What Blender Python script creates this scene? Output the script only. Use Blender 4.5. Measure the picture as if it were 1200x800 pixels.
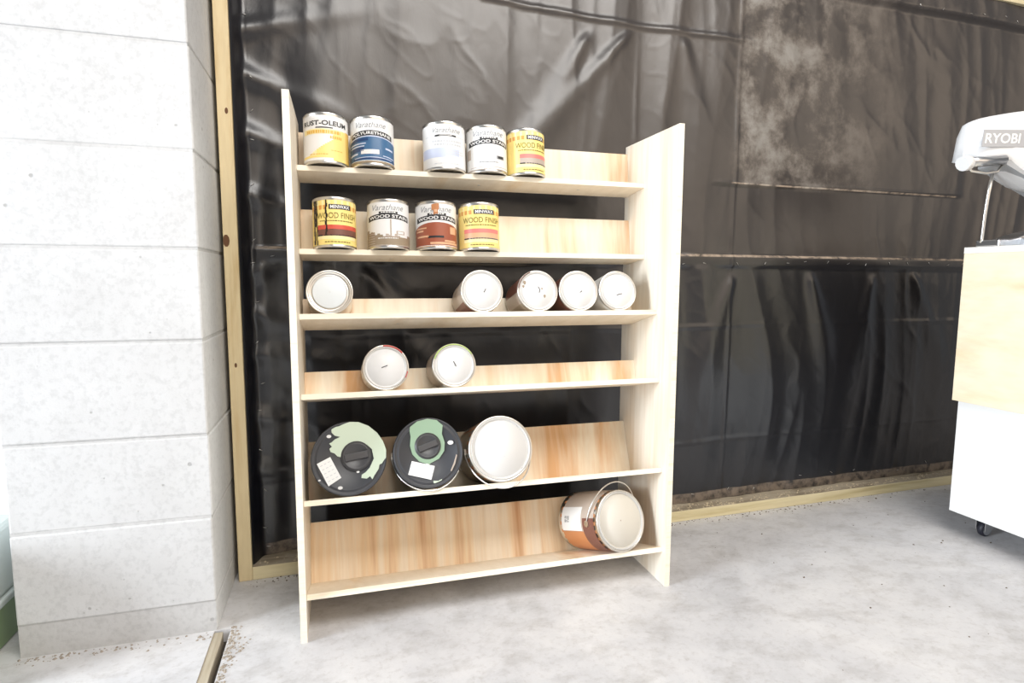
import bpy, bmesh, math, random
from math import sin, cos, pi, radians, sqrt, atan2, exp
from mathutils import Vector, Matrix, noise

for o in list(bpy.data.objects): bpy.data.objects.remove(o)
SC = bpy.context.scene
COL = SC.collection
random.seed(7)

# ------------------------------------------------------------------ camera
cam_d = bpy.data.cameras.new('camera')
cam = bpy.data.objects.new('camera', cam_d); COL.objects.link(cam)
YAW, PIT, ROL = radians(16.122), radians(6.084), radians(0.241)
f_ = Vector((sin(YAW)*cos(PIT), cos(YAW)*cos(PIT), -sin(PIT)))
r_ = Vector((cos(YAW), -sin(YAW), 0)); u_ = r_.cross(f_)
r2 = r_*cos(ROL) + u_*sin(ROL); u2 = -r_*sin(ROL) + u_*cos(ROL)
cam.matrix_world = Matrix(((r2.x, u2.x, -f_.x, .0915), (r2.y, u2.y, -f_.y, -1.3595), (r2.z, u2.z, -f_.z, .832), (0, 0, 0, 1)))
cam_d.sensor_fit = 'HORIZONTAL'; cam_d.sensor_width = 36
cam_d.lens = 696.07/1200*36
cam_d.clip_start = .02
SC.camera = cam

# ------------------------------------------------------------------ light
w = bpy.data.worlds.new('world'); SC.world = w; w.use_nodes = True
bg = w.node_tree.nodes['Background']
bg.inputs[0].default_value = (.93, .96, 1, 1); bg.inputs[1].default_value = .24

def area(name, loc, target, sx, sy, watt, color):
    d = bpy.data.lights.new(name, 'AREA'); d.shape = 'RECTANGLE'; d.size = sx; d.size_y = sy
    d.energy = watt; d.color = color
    o = bpy.data.objects.new(name, d); COL.objects.link(o); o.location = loc
    o.rotation_euler = (Vector(target)-Vector(loc)).to_track_quat('-Z', 'Y').to_euler()
    return o
area('shop_light', (1.0, -1.6, 2.75), (1.0, -.5, 0), 2.2, 1.0, 60, (1, .97, .93))
area('warm_front_light', (4.6, -4.6, 2.6), (4.45, .3, 2.2), 9.6, 3.2, 122, (1, .80, .60))
area('open_door_light', (-4.4, -1.25, 1.5), (.3, .1, .4), 1.4, 2.2, 300, (.86, .93, 1))
SC.view_settings.view_transform = 'Standard'
SC.view_settings.look = 'None'
SC.view_settings.exposure = 0.2
SC.view_settings.gamma = 1
SC.view_settings.use_curve_mapping = False

# ------------------------------------------------------------------ materials
def new_mat(name):
    m = bpy.data.materials.new(name); m.use_nodes = True
    return m, m.node_tree, m.node_tree.nodes['Principled BSDF']

def flat(name, col, rough=.5, metal=0, spec=.5):
    m, t, b = new_mat(name)
    b.inputs['Base Color'].default_value = (*col, 1); b.inputs['Roughness'].default_value = rough
    b.inputs['Metallic'].default_value = metal; b.inputs['Specular IOR Level'].default_value = spec
    return m

def srgb(r, g, b):
    f = lambda c: (c/255/12.92) if c/255 <= .04045 else ((c/255+.055)/1.055)**2.4
    return (f(r), f(g), f(b))

def node(t, kind, **kw):
    n = t.nodes.new(kind)
    for k, v in kw.items():
        if k in n.inputs: n.inputs[k].default_value = v
        else: setattr(n, k, v)
    return n

def coords(t, scale, kind='Object', rot=(0, 0, 0)):
    tc = t.nodes.new('ShaderNodeTexCoord'); mp = t.nodes.new('ShaderNodeMapping')
    mp.inputs['Scale'].default_value = scale; mp.inputs['Rotation'].default_value = rot
    t.links.new(tc.outputs[kind], mp.inputs['Vector']); return mp.outputs['Vector']

def ramp(t, fac, stops):
    r = t.nodes.new('ShaderNodeValToRGB'); e = r.color_ramp.elements
    while len(e) < len(stops): e.new(.5)
    for k, (p, c) in enumerate(stops):
        e[k].position = p; e[k].color = (*c, 1) if len(c) == 3 else c
    t.links.new(fac, r.inputs['Fac']); return r.outputs['Color']

def mix(t, fac, a, b, mode='MIX'):
    n = t.nodes.new('ShaderNodeMix'); n.data_type = 'RGBA'; n.blend_type = mode
    if isinstance(fac, (int, float)): n.inputs['Factor'].default_value = fac
    else: t.links.new(fac, n.inputs['Factor'])
    for s, v in (('A', a), ('B', b)):
        sock = [i for i in n.inputs if i.name == s and i.type == 'RGBA'][0]
        if isinstance(v, tuple): sock.default_value = (*v, 1)
        else: t.links.new(v, sock)
    return [o for o in n.outputs if o.type == 'RGBA'][0]

def bump(t, b, h, strength, dist=.002):
    n = t.nodes.new('ShaderNodeBump'); n.inputs['Strength'].default_value = strength; n.inputs['Distance'].default_value = dist
    t.links.new(h, n.inputs['Height']); t.links.new(n.outputs['Normal'], b.inputs['Normal'])

def wood(name, pale, mid, dark, scale, lo=.42, hi=.72, rough=.55):
    m, t, b = new_mat(name)
    n1 = node(t, 'ShaderNodeTexNoise', Scale=1.0, Detail=5.0, Roughness=.6, Distortion=.35)
    t.links.new(coords(t, scale), n1.inputs['Vector'])
    n2 = node(t, 'ShaderNodeTexNoise', Scale=1.0, Detail=3.0, Roughness=.55)
    t.links.new(coords(t, tuple(s*6 for s in scale)), n2.inputs['Vector'])
    c1 = ramp(t, n1.outputs['Fac'], [(lo-.1, pale), (lo+.06, pale), ((lo+hi)/2, mid), (hi, dark)])
    c2 = ramp(t, n2.outputs['Fac'], [(.3, (.80, .76, .70)), (.62, (1, 1, 1))])
    col = mix(t, .4, c1, c2, 'MULTIPLY')
    t.links.new(col, b.inputs['Base Color']); b.inputs['Roughness'].default_value = rough
    bump(t, b, n2.outputs['Fac'], .12, .001)
    return m

PALE = srgb(244, 230, 206)
M = {}
M['panel'] = wood('plywood_panel', srgb(238, 229, 214), srgb(230, 216, 196), srgb(204, 182, 158), (.6, 14, .9), .46, .8)
M['board'] = wood('plywood_board', srgb(244, 235, 218), srgb(240, 224, 200), srgb(222, 176, 128), (8, 1.1, 1.1), .40, .68)
M['board_low'] = wood('plywood_board_streaked', srgb(246, 232, 212), srgb(240, 214, 180), srgb(206, 156, 114), (15, .9, .9), .38, .70)
M['shelf'] = wood('plywood_shelf', srgb(244, 232, 212), srgb(236, 216, 186), srgb(204, 172, 136), (7, 2, 2), .5, .8)
M['edge'] = wood('plywood_edge', srgb(250, 242, 224), srgb(246, 234, 208), srgb(228, 206, 172), (2, 60, 60), .45, .85)
M['stud'] = wood('pine_stud', srgb(222, 204, 164), srgb(208, 184, 138), srgb(160, 126, 82), (16, 16, 1.6), .45, .78)
M['plate'] = wood('treated_plate', srgb(226, 214, 176), srgb(210, 196, 152), srgb(168, 150, 108), (1.4, 20, 20), .45, .8)
M['platedust'] = wood('dusty_plate_top', srgb(176, 164, 144), srgb(150, 138, 118), srgb(112, 100, 84), (6, 20, 20), .4, .75, .9)
M['bench_ply'] = wood('bench_plywood', srgb(247, 234, 206), srgb(244, 226, 192), srgb(232, 200, 156), (1.4, 2.2, 7), .45, .8)
M['white'] = flat('white_paint', (.86, .86, .85), .45)
M['offwhite'] = flat('white_edge', (.60, .59, .565), .38)
M['steel'] = flat('tin_plate', (.72, .70, .66), .28, 1)
M['wire'] = flat('wire', (.78, .77, .74), .3, 1)
M['lidwhite'] = flat('white_lid', (.77, .77, .765), .42)
M['lidwarm'] = flat('warm_white_lid', (.72, .715, .70), .42)
M['lidcream'] = flat('cream_lid', (.70, .67, .60), .45)
M['lidpale'] = flat('pale_tin', (.72, .77, .80), .4)
M['black'] = flat('black_plastic', (.045, .047, .054), .42)
M['black2'] = flat('dark_grey_plastic', (.06, .06, .064), .38)
M['mint'] = flat('mint_paint', srgb(198, 212, 192), .5)
M['mint2'] = flat('dull_mint_paint', srgb(146, 174, 148), .45)
M['offwhite2'] = flat('worktop', (.82, .80, .75), .5)
M['paper'] = flat('paper', (.86, .86, .85), .6)
M['ink'] = flat('ink', (.02, .02, .022), .5)
M['inkgrey'] = flat('grey_ink', (.30, .31, .33), .5)
M['inkpale'] = flat('pale_ink', (.62, .64, .67), .5)
M['lw'] = flat('label_white', (.85, .85, .84), .35)
M['ly'] = flat('label_yellow', srgb(250, 226, 140), .33)
M['lyp'] = flat('label_pale_yellow', srgb(250, 236, 178), .33)
M['lo'] = flat('label_orange', srgb(222, 158, 84), .35)
M['gold'] = flat('label_gold', srgb(230, 182, 84), .35)
M['lb'] = flat('label_blue', srgb(70, 110, 150), .3)
M['lbd'] = flat('label_navy', srgb(44, 72, 118), .3)
M['lbp'] = flat('label_pale_blue', srgb(205, 214, 238), .35)
M['lp'] = flat('label_pink', srgb(232, 132, 124), .35)
M['lr'] = flat('label_red', srgb(212, 88, 70), .35)
M['lg'] = flat('label_grey', srgb(186, 172, 160), .35)
M['lbr'] = flat('label_brown', srgb(120, 78, 66), .35)
M['lbr2'] = flat('label_red_brown', srgb(160, 88, 64), .35)
M['tan'] = flat('label_tan', srgb(226, 178, 140), .35)
M['taupe'] = flat('label_taupe', srgb(156, 140, 118), .35)
M['olive'] = flat('label_olive', srgb(112, 100, 30), .4)
M['cop'] = flat('label_copper', srgb(194, 130, 84), .35)
M['drip'] = flat('dark_stain', (.02, .012, .01), .3)
M['red'] = flat('red_paint', srgb(206, 70, 64), .4)
M['lime'] = flat('lime_paint', srgb(190, 214, 120), .4)
M['bag'] = flat('bag_fabric', (.80, .80, .80), .75)
M['baggrey'] = flat('bag_grey', (.42, .43, .44), .7)
M['bandgrey'] = flat('bag_band', (.44, .44, .45), .6)
M['alu'] = flat('aluminium', (.62, .63, .65), .3, 1)
M['rubber'] = flat('black_rubber', (.02, .02, .03), .5)
M['binlid'] = flat('bin_lid', srgb(196, 204, 200), .5)
M['bin'] = flat('bin_green', srgb(140, 162, 122), .5)
M['crumb'] = flat('crumbs', srgb(158, 148, 136), .95)
M['dust'] = flat('sawdust', srgb(206, 190, 160), .95)

def concrete(name, base, var, scale=5, pit=1.0, rough=.75, bscale=90):
    m, t, b = new_mat(name)
    v = coords(t, (1, 1, 1))
    n1 = node(t, 'ShaderNodeTexNoise', Scale=scale, Detail=6.0, Roughness=.62); t.links.new(v, n1.inputs['Vector'])
    n2 = node(t, 'ShaderNodeTexNoise', Scale=bscale, Detail=3.0, Roughness=.6); t.links.new(v, n2.inputs['Vector'])
    n3 = node(t, 'ShaderNodeTexVoronoi', Scale=38.0); t.links.new(v, n3.inputs['Vector'])
    n4 = node(t, 'ShaderNodeTexNoise', Scale=22.0, Detail=3.0); t.links.new(v, n4.inputs['Vector'])
    c = ramp(t, n1.outputs['Fac'], [(.3, var), (.68, base)])
    # sparse pits
    p = t.nodes.new('ShaderNodeMath'); p.operation = 'MULTIPLY_ADD'; p.inputs[1].default_value = 1.0
    t.links.new(n3.outputs['Distance'], p.inputs[0]); t.links.new(n4.outputs['Fac'], p.inputs[2])
    pc = ramp(t, p.outputs[0], [(.42, (.45, .44, .43)), (.50, (1, 1, 1))])
    c = mix(t, .5, c, ramp(t, n2.outputs['Fac'], [(.34, (.80, .80, .80)), (.52, (1, 1, 1))]), 'MULTIPLY')
    col = mix(t, pit, c, pc, 'MULTIPLY')
    t.links.new(col, b.inputs['Base Color']); b.inputs['Roughness'].default_value = rough
    h = t.nodes.new('ShaderNodeMath'); h.operation = 'MULTIPLY_ADD'; h.inputs[1].default_value = .6
    t.links.new(n2.outputs['Fac'], h.inputs[0]); t.links.new(pc, h.inputs[2])
    bump(t, b, h.outputs[0], .35, .003)
    return m
M['block'] = concrete('painted_block', (.655, .66, .665), (.575, .575, .575), 4, .6)
M['mortar'] = concrete('mortar', (.60, .60, .60), (.52, .515, .51), 8, .5)
M['strip'] = wood('joint_filler', srgb(186, 176, 156), srgb(166, 154, 134), srgb(124, 110, 92), (20, 2, 20), .4, .75, .9)
M['gap'] = flat('joint_gap', (.09, .075, .06), .95)

def floor_mat():
    m, t, b = new_mat('concrete_floor')
    v = coords(t, (1, 1, 1))
    n1 = node(t, 'ShaderNodeTexNoise', Scale=2.2, Detail=8.0, Roughness=.68, Distortion=.5); t.links.new(v, n1.inputs['Vector'])
    n2 = node(t, 'ShaderNodeTexNoise', Scale=9.0, Detail=7.0, Roughness=.7); t.links.new(coords(t, (1, 1.6, 1), rot=(0, 0, .5)), n2.inputs['Vector'])
    n3 = node(t, 'ShaderNodeTexNoise', Scale=60.0, Detail=4.0, Roughness=.7); t.links.new(v, n3.inputs['Vector'])
    c1 = ramp(t, n1.outputs['Fac'], [(.32, (.50, .495, .505)), (.5, (.62, .615, .625)), (.68, (.72, .71, .71))])
    c2 = ramp(t, n2.outputs['Fac'], [(.36, (.66, .64, .62)), (.52, (.97, .97, .98)), (.66, (1.0, 1.0, 1.0)), (.74, (1.15, 1.15, 1.12))])
    c3 = ramp(t, n3.outputs['Fac'], [(.33, (.78, .76, .74)), (.48, (1, 1, 1))])
    c = mix(t, .5, c1, c2, 'MULTIPLY'); c = mix(t, .5, c, c3, 'MULTIPLY')
    t.links.new(c, b.inputs['Base Color']); b.inputs['Roughness'].default_value = .55
    b.inputs['Specular IOR Level'].default_value = .35
    bump(t, b, n3.outputs['Fac'], .15, .002)
    return m
M['floor'] = floor_mat()

def plastic_mat():
    m, t, b = new_mat('black_poly')
    tc = t.nodes.new('ShaderNodeTexCoord'); sep = t.nodes.new('ShaderNodeSeparateXYZ')
    t.links.new(tc.outputs['Object'], sep.inputs[0])
    def mr(sock, a, bb, c=0., d=1.):
        n = t.nodes.new('ShaderNodeMapRange'); n.interpolation_type = 'SMOOTHSTEP'
        n.inputs[1].default_value = a; n.inputs[2].default_value = bb; n.inputs[3].default_value = c; n.inputs[4].default_value = d
        t.links.new(sock, n.inputs[0]); return n.outputs[0]
    def mul(a, c):
        n = t.nodes.new('ShaderNodeMath'); n.operation = 'MULTIPLY'
        t.links.new(a, n.inputs[0])
        if isinstance(c, (int, float)): n.inputs[1].default_value = c
        else: t.links.new(c, n.inputs[1])
        return n.outputs[0]
    # dried dust smeared on the sheet: strongest over the patch between two studs; the thin brown coat higher up also paints in warm reflected light
    patch = mul(mul(mr(sep.outputs['X'], 1.56, 1.64), mr(sep.outputs['X'], 2.5, 1.7)), mr(sep.outputs['Z'], 1.14, 1.17))
    n1 = node(t, 'ShaderNodeTexNoise', Scale=6.0, Detail=10.0, Roughness=.70, Distortion=.12)
    t.links.new(tc.outputs['Object'], n1.inputs['Vector'])
    nn = mr(n1.outputs['Fac'], .42, .66)
    n2 = node(t, 'ShaderNodeTexNoise', Scale=1.6, Detail=6.0, Roughness=.6)
    t.links.new(tc.outputs['Object'], n2.inputs['Vector'])
    dust_sheen = mul(mul(mr(n2.outputs['Fac'], .15, .8, .25, 1.0), .095), mul(mr(sep.outputs['Z'], .88, .93, .06, 1.0), mr(sep.outputs['X'], .1, .45, .25, 1.0)))  # thin dust plus painted warm reflection, kept to the upper sheet away from the post
    n = t.nodes.new('ShaderNodeMath'); n.operation = 'ADD'; n.use_clamp = True
    t.links.new(mul(mul(patch, nn), .42), n.inputs[0]); t.links.new(dust_sheen, n.inputs[1])
    def line(zlo, zhi, x0, x1, amt):
        k = mul(mul(mr(sep.outputs['Z'], zlo, zlo+.003), mr(sep.outputs['Z'], zhi, zhi-.003)), mul(mr(sep.outputs['X'], x0, x0+.02), mr(sep.outputs['X'], x1, x1-.02)))
        return mul(mul(k, mr(n3b.outputs['Fac'], .30, .62)), amt)
    n3b = node(t, 'ShaderNodeTexNoise', Scale=30.0, Detail=6.0, Roughness=.7); t.links.new(tc.outputs['Object'], n3b.inputs['Vector'])
    dust = n.outputs[0]  # real dust and the painted warm sheen together
    for args in ((.907, .918, .06, 3.4, .9), (1.156, 1.164, 1.58, 2.66, .9), (.036, .075, .06, 3.4, .45)):   # sawdust caught on the ledges
        n = t.nodes.new('ShaderNodeMath'); n.operation = 'ADD'; n.use_clamp = True
        t.links.new(dust, n.inputs[0]); t.links.new(line(*args), n.inputs[1]); dust = n.outputs[0]
    pk = mul(mul(patch, nn), .9)
    col = mix(t, dust, (.004, .0048, .0085), mix(t, pk, (.44, .345, .26), (.46, .44, .40)))
    t.links.new(col, b.inputs['Base Color'])
    rr = t.nodes.new('ShaderNodeMath'); rr.operation = 'MULTIPLY_ADD'; rr.inputs[1].default_value = .45; rr.inputs[2].default_value = .31
    t.links.new(dust, rr.inputs[0]); t.links.new(rr.outputs[0], b.inputs['Roughness'])
    b.inputs['IOR'].default_value = 1.5; b.inputs['Specular IOR Level'].default_value = .85
    n3 = node(t, 'ShaderNodeTexNoise', Scale=26.0, Detail=4.0, Roughness=.55, Distortion=.6)
    t.links.new(coords(t, (1, 1, .55)), n3.inputs['Vector'])
    bump(t, b, n3.outputs['Fac'], .3, .0022)
    return m
M['poly'] = plastic_mat()

# ------------------------------------------------------------------ mesh helpers
class MB:
    def __init__(s): s.v = []; s.f = []; s.mi = []; s.sm = []
    def add(s, vs, fs, mi=0, smooth=False):
        k = len(s.v); s.v += [tuple(p) for p in vs]
        for f in fs: s.f.append(tuple(k+i for i in f)); s.mi.append(mi); s.sm.append(smooth)
    def box(s, a, b, mi=0):
        (x0, y0, z0), (x1, y1, z1) = a, b
        s.add([(x0,y0,z0),(x1,y0,z0),(x1,y1,z0),(x0,y1,z0),(x0,y0,z1),(x1,y0,z1),(x1,y1,z1),(x0,y1,z1)],
              [(0,3,2,1),(4,5,6,7),(0,1,5,4),(1,2,6,5),(2,3,7,6),(3,0,4,7)], mi)
    def prism(s, poly, x0, x1, mi=0, mis=None):
        """poly in (y,z), extruded along x; mis = material per side face"""
        n = len(poly)
        vs = [(x0, y, z) for y, z in poly] + [(x1, y, z) for y, z in poly]
        s.add(vs, [tuple(range(n)), tuple(range(2*n-1, n-1, -1))], mi)
        for k in range(n):
            s.add([vs[k], vs[(k+1) % n], vs[n+(k+1) % n], vs[n+k]], [(3, 2, 1, 0)], mis[k] if mis else mi)
    def lathe(s, prof, seg=48, mi=0, smooth=True, mis=None):
        n = len(prof); k0 = len(s.v)
        for (r, z) in prof:
            for a in range(seg):
                t = 2*pi*a/seg; s.v.append((r*sin(t), -r*cos(t), z))
        for i in range(n-1):
            for a in range(seg):
                b = (a+1) % seg
                s.f.append((k0+i*seg+a, k0+i*seg+b, k0+(i+1)*seg+b, k0+(i+1)*seg+a)); s.mi.append(mis[i] if mis else mi); s.sm.append(smooth)
    def disc(s, r, z, seg=48, mi=0, up=True):
        vs = [(r*sin(2*pi*a/seg), -r*cos(2*pi*a/seg), z) for a in range(seg)]
        s.add(vs, [tuple(range(seg)) if up else tuple(range(seg-1, -1, -1))], mi)
    def tube(s, pts, r, seg=8, mi=0, closed=False):
        pts = [Vector(p) for p in pts]; n = len(pts); k0 = len(s.v)
        prev = None
        for i, p in enumerate(pts):
            d = (pts[min(i+1, n-1)] - pts[max(i-1, 0)]).normalized()
            if prev is None:
                a = d.orthogonal().normalized()
            else:
                a = (prev - d*prev.dot(d)).normalized()
            prev = a; b = d.cross(a)
            for k in range(seg):
                t = 2*pi*k/seg; q = p + (a*cos(t) + b*sin(t))*r; s.v.append(tuple(q))
        for i in range(n-1):
            for k in range(seg):
                j = (k+1) % seg
                s.f.append((k0+i*seg+k, k0+i*seg+j, k0+(i+1)*seg+j, k0+(i+1)*seg+k)); s.mi.append(mi); s.sm.append(True)
        s.f.append(tuple(k0+k for k in range(seg-1, -1, -1))); s.mi.append(mi); s.sm.append(False)
        s.f.append(tuple(k0+(n-1)*seg+k for k in range(seg))); s.mi.append(mi); s.sm.append(False)
    def build(s, name, mats, parent=None, mat=None, bevel=0):
        me = bpy.data.meshes.new(name); me.from_pydata(s.v, [], s.f)
        if not isinstance(mats, (list, tuple)): mats = [mats]
        for m in mats: me.materials.append(m)
        me.polygons.foreach_set('material_index', s.mi); me.polygons.foreach_set('use_smooth', s.sm)
        bm = bmesh.new(); bm.from_mesh(me); bmesh.ops.recalc_face_normals(bm, faces=bm.faces)
        bm.to_mesh(me); bm.free(); me.update()
        o = bpy.data.objects.new(name, me); COL.objects.link(o)
        if parent is not None: o.parent = parent
        if bevel:
            md = o.modifiers.new('bevel', 'BEVEL'); md.width = bevel; md.segments = 2; md.limit_method = 'ANGLE'
        return o

def tag(o, label=None, cat=None, group=None, kind=None):
    for k, v in (('label', label), ('category', cat), ('group', group), ('kind', kind)):
        if v: o[k] = v
    return o
def empty(name, loc=(0, 0, 0), rz=0):
    o = bpy.data.objects.new(name, None); COL.objects.link(o); o.location = loc; o.rotation_euler = (0, 0, rz)
    o.empty_display_size = .05; return o

# ------------------------------------------------------------------ setting
WA = radians(1.49)                       # the stud wall is a little askew to the rack
W0 = Vector((-.195, .336, 0))
def wall_frame(o): o.location = W0; o.rotation_euler = (0, 0, WA); return o

fl = tag(empty('floor'), kind='structure')
b = MB(); b.box((-.178, -6, -.12), (6, 1.2, 0)); b.build('slab', M['floor'], fl)
b = MB(); b.box((-4, -6, -.12), (-.214, 1.2, 0)); b.box((-.214, .106, -.12), (-.178, 1.2, 0)); b.build('slab', M['floor'], fl)
b = MB()
n = 60; top = []
for k in range(n+1):                     # weathered filler strip, worn unevenly
    y = -3 + 3.1*k/n
    xr = -.193 + .004*noise.noise((y*14, 3, 0)); xl = -.2135 + .002*noise.noise((y*18, 9, 0)); z = -.0015 + .0025*noise.noise((y*20, 5, 2))
    top += [(xl, y, z), (xr, y, z), (xl, y, -.05), (xr, y, -.05)]
fs = []
for k in range(n):
    a = 4*k; c = a+4
    fs += [(a, a+1, c+1, c), (a+1, a+3, c+3, c+1), (a, c, c+2, a+2)]
b.add(top, fs); b.build('expansion_strip', M['strip'], fl)
b = MB(); b.box((-.2139, -3, -.06), (-.1781, .1055, -.03)); b.build('joint_bed', M['gap'], fl)

wl = tag(empty('wall_left'), kind='structure')
PX0, PX1, PY0, PY1 = -.604, -.206, .106, .42
zs = [0, .073, .279, .474, .690, .893, 1.104, 1.325, 1.53, 1.735, 1.94]
b = MB(); b.box((PX0+.004, PY0+.0025, 0), (PX1-.0025, PY1-.004, 1.93)); b.build('mortar', M['mortar'], wl)
for k in range(len(zs)-1):
    rnd = random.Random(k)
    z0 = zs[k] + (.0028 if k else 0); z1 = zs[k+1]-.0028
    j = rnd.uniform(-.0015, .0015); xi = .005 if k == 0 else 0
    b = MB(); b.box((PX0+xi+.004*rnd.random(), PY0+j+(.004 if k == 0 else 0), z0), (PX1+j*.7-(.002 if k == 0 else 0), PY1, z1))
    b.build('concrete_block', M['block'], wl, bevel=.0035)

wr = MB(); wr.box((-4, .5, -.1), (-.21, .56, 3)); tag(wr.build('white_backing', M['white']), kind='structure')  # added white backing that keeps the bright opening left of the pillar white
wb = MB(); wb.box((-.02, .092, 0), (3.9, .12, 2.6)); tag(wall_frame(wb.build('wall_back', flat('wall_sheathing', (.02, .02, .022), .8))), kind='structure')
b = MB(); b.box((0, 0, .0), (.035, .088, 2.55)); stud = tag(wall_frame(b.build('trim_1', M['stud'], bevel=.002)), kind='structure')
b = MB()
for (x, z, r) in ((.008, .925, .010), (.017, .60, .004), (.022, 1.25, .005)):
    b.add([(x + r*cos(a)*.8, -.0006, z + r*1.6*sin(a)) for a in [2*pi*k/10 for k in range(10)]], [tuple(range(10))])
b.build('knot', flat('knot', srgb(98, 62, 32), .6), stud)
b = MB(); b.box((.0352, 0, 0), (3.9, .088, .038)); b.mi[1] = 1; tag(wall_frame(b.build('trim_2', [M['plate'], M['platedust']], bevel=.002)), kind='structure')
b = MB(); b.box((2.2, .03, 1.905), (3.9, .09, 2.05)); tag(wall_frame(b.build('trim_3', M['plate'], bevel=.002)), kind='structure')

# plastic sheet: a height field in wall coordinates (u along the wall, z up), d = distance from the post's face
def sst(a, b_, x):
    t = min(1, max(0, (x-a)/(b_-a))); return t*t*(3-2*t)
def ridge(x, w): return max(0., 1-abs(x)/w)
def sheet_d(u, z):
    wgt = sst(.04, .2, u)
    wz = noise.noise((u*1.1, z*1.1, 33))
    f1 = 1-abs(noise.noise((u*5.2+wz*.9, z*.55, 1.7)))*2.0                        # long soft drapes
    f2 = 1-abs(noise.noise((u*10+wz*1.5, z*1.0, 4.1)))*2.4
    n1 = noise.noise((u*3.0, z*1.0, 51.))
    q = noise.noise((u*7+noise.noise((u*7, z*7, 3))*.6+z*2.5, z*3.2, 9.3)); rg = max(0, 1-abs(q)*2.6)**2
    q2 = noise.noise((u*13+z*7, z*10-u*2, 12.3)); rg2 = max(0, 1-abs(q2)*2.6)**4
    q3 = noise.noise((u*9+z*7, (u-z)*2.2, 61.)); rg3 = max(0, 1-abs(q3)*2.4)**3*max(0, .25+noise.noise((u*3.2, z*3.2, 77)))*1.6
    sp = sst(1.9, 2.1, u)*(1-sst(2.5, 2.7, u))*sst(1.1, 1.25, z)
    mid = sst(.8, 1.0, u)*(1-sst(1.5, 1.7, u))
    amp = .8 + .4*noise.noise((u*1.3, z*1.3, 20))
    d = .068 - amp*(.0055*n1 + .0105*f1*(.65+.6*mid) + .0042*f2 + .0020*rg + (.0007)*rg2 + .0045*sp*rg3)*(.55+.45*wgt)
    # pulls fanning out from the fastenings of the girts
    for (uu, zz, dr) in ((1.20, 1.62, -.9), (1.38, 1.63, .25), (1.05, 1.60, -.5), (1.62, .86, -.35), (1.95, .87, .3), (2.25, .86, -.2), (2.45, .87, .5), (.35, .87, .6)):
        t_ = zz-z
        if 0 < t_ < .6:
            ww = .014+.14*t_; d -= .0085*exp(-((u-uu-dr*t_)/ww)**2)*sst(0, .05, t_)*(1-sst(.25, .6, t_))
    # pulls at the staples beside the post
    if u < .5:
        for zz in (1.47, 1.37, 1.22, 1.06, .84, .74, .62, .45, .3):
            dz = z-zz-.35*(u-.04)*sin(zz*40); d -= .016*exp(-(dz/.028)**2)*exp(-(u-.04)/.13)*sst(.036, .07, u)
        d -= .012*sin(u*26+1.2)*exp(-((u-.16)/.14)**2)*(.6+.4*sin(z*7))
    # wraps round the post's side
    d = .012 + (d-.012)*sst(.036, .062, u) if u < .062 else d
    # girts behind the sheet
    g = sst(.868, .880, z)*(1-sst(.909, .917, z)); d = d*(1-g) + (.056 + .003*noise.noise((u*6, z*20, 5)))*g if u > .062 else d
    g = sst(1.815, 1.835, z)*(1-sst(1.91, 1.92, z)); d -= .022*g*wgt
    # sheet seams and packing creases
    zsm = 1.155+.008*(u-1.57)
    if 1.5 < u < 2.7:
        e = sst(1.5, 1.57, u)*(1-sst(2.64, 2.7, u)); d -= .006*e*sst(zsm-.003, zsm+.003, z)*(1-sst(zsm+.1, zsm+.3, z))
        d -= .004*e*ridge(z-zsm-.004, .007)
    for zc, s in ((.668, 1), (.258, 1)):
        d -= .0035*s*ridge(z-zc-.008*noise.noise((u*2, zc, 1)), .010)*(.4+.6*sst(-.2, .3, noise.noise((u*1.7, zc*3, 8))))
    if .7 < u < 1.66 and z > 1.55: d -= .006*ridge(z-1.63-.05*max(0, 1.05-u), .012)
    for uc in (1.60, 1.22):
        d -= .0035*ridge(u-uc-.01*noise.noise((z*2, uc, 1)), .010)*sst(-.3, .2, noise.noise((z*2.1, uc*3, 6)))
    # foot: spreads onto the plate
    return d
us = [.036, .040, .045, .050, .056, .062] + [.062+.0065*k for k in range(1, 560)]
zl = [.0395 + .0065*k for k in range(0, 288)]
vs = [(u, sheet_d(u, z), z) for z in zl for u in us]
nu = len(us); fs = [(j*nu+i, j*nu+i+1, (j+1)*nu+i+1, (j+1)*nu+i) for j in range(len(zl)-1) for i in range(nu-1)]
b = MB(); b.add(vs, fs, 0, True)
sheet = tag(wall_frame(b.build('plastic_sheet', M['poly'])), 'black plastic sheeting stapled over the stud wall behind the rack', 'plastic sheet')
b = MB()
rs = random.Random(3)
def staple(u, z, ang):
    d = sheet_d(u, z)-.0022; c, s_ = cos(ang)*.005, sin(ang)*.005
    b.tube([(u-c, d+.002, z-s_), (u-c, d, z-s_), (u+c, d, z+s_), (u+c, d+.002, z+s_)], .0008, 5)
for k in range(15): staple(.066+rs.uniform(-.004, .012), .12+k*.105+rs.uniform(-.03, .03), rs.uniform(-1, 1))
for k in range(34): staple(.12+k*.1+rs.uniform(-.03, .03), .893+rs.uniform(-.012, .012), rs.uniform(-1, 1))
for k in range(24): staple(.1+k*.14+rs.uniform(-.05, .05), .075+rs.uniform(-.015, .015), rs.uniform(-1, 1))
for k in range(18): staple(1.6+k*.1+rs.uniform(-.03, .03), 1.85+rs.uniform(-.015, .015), rs.uniform(-1, 1))
tag(b.build('staples', M['wire'], sheet), kind='stuff')
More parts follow.
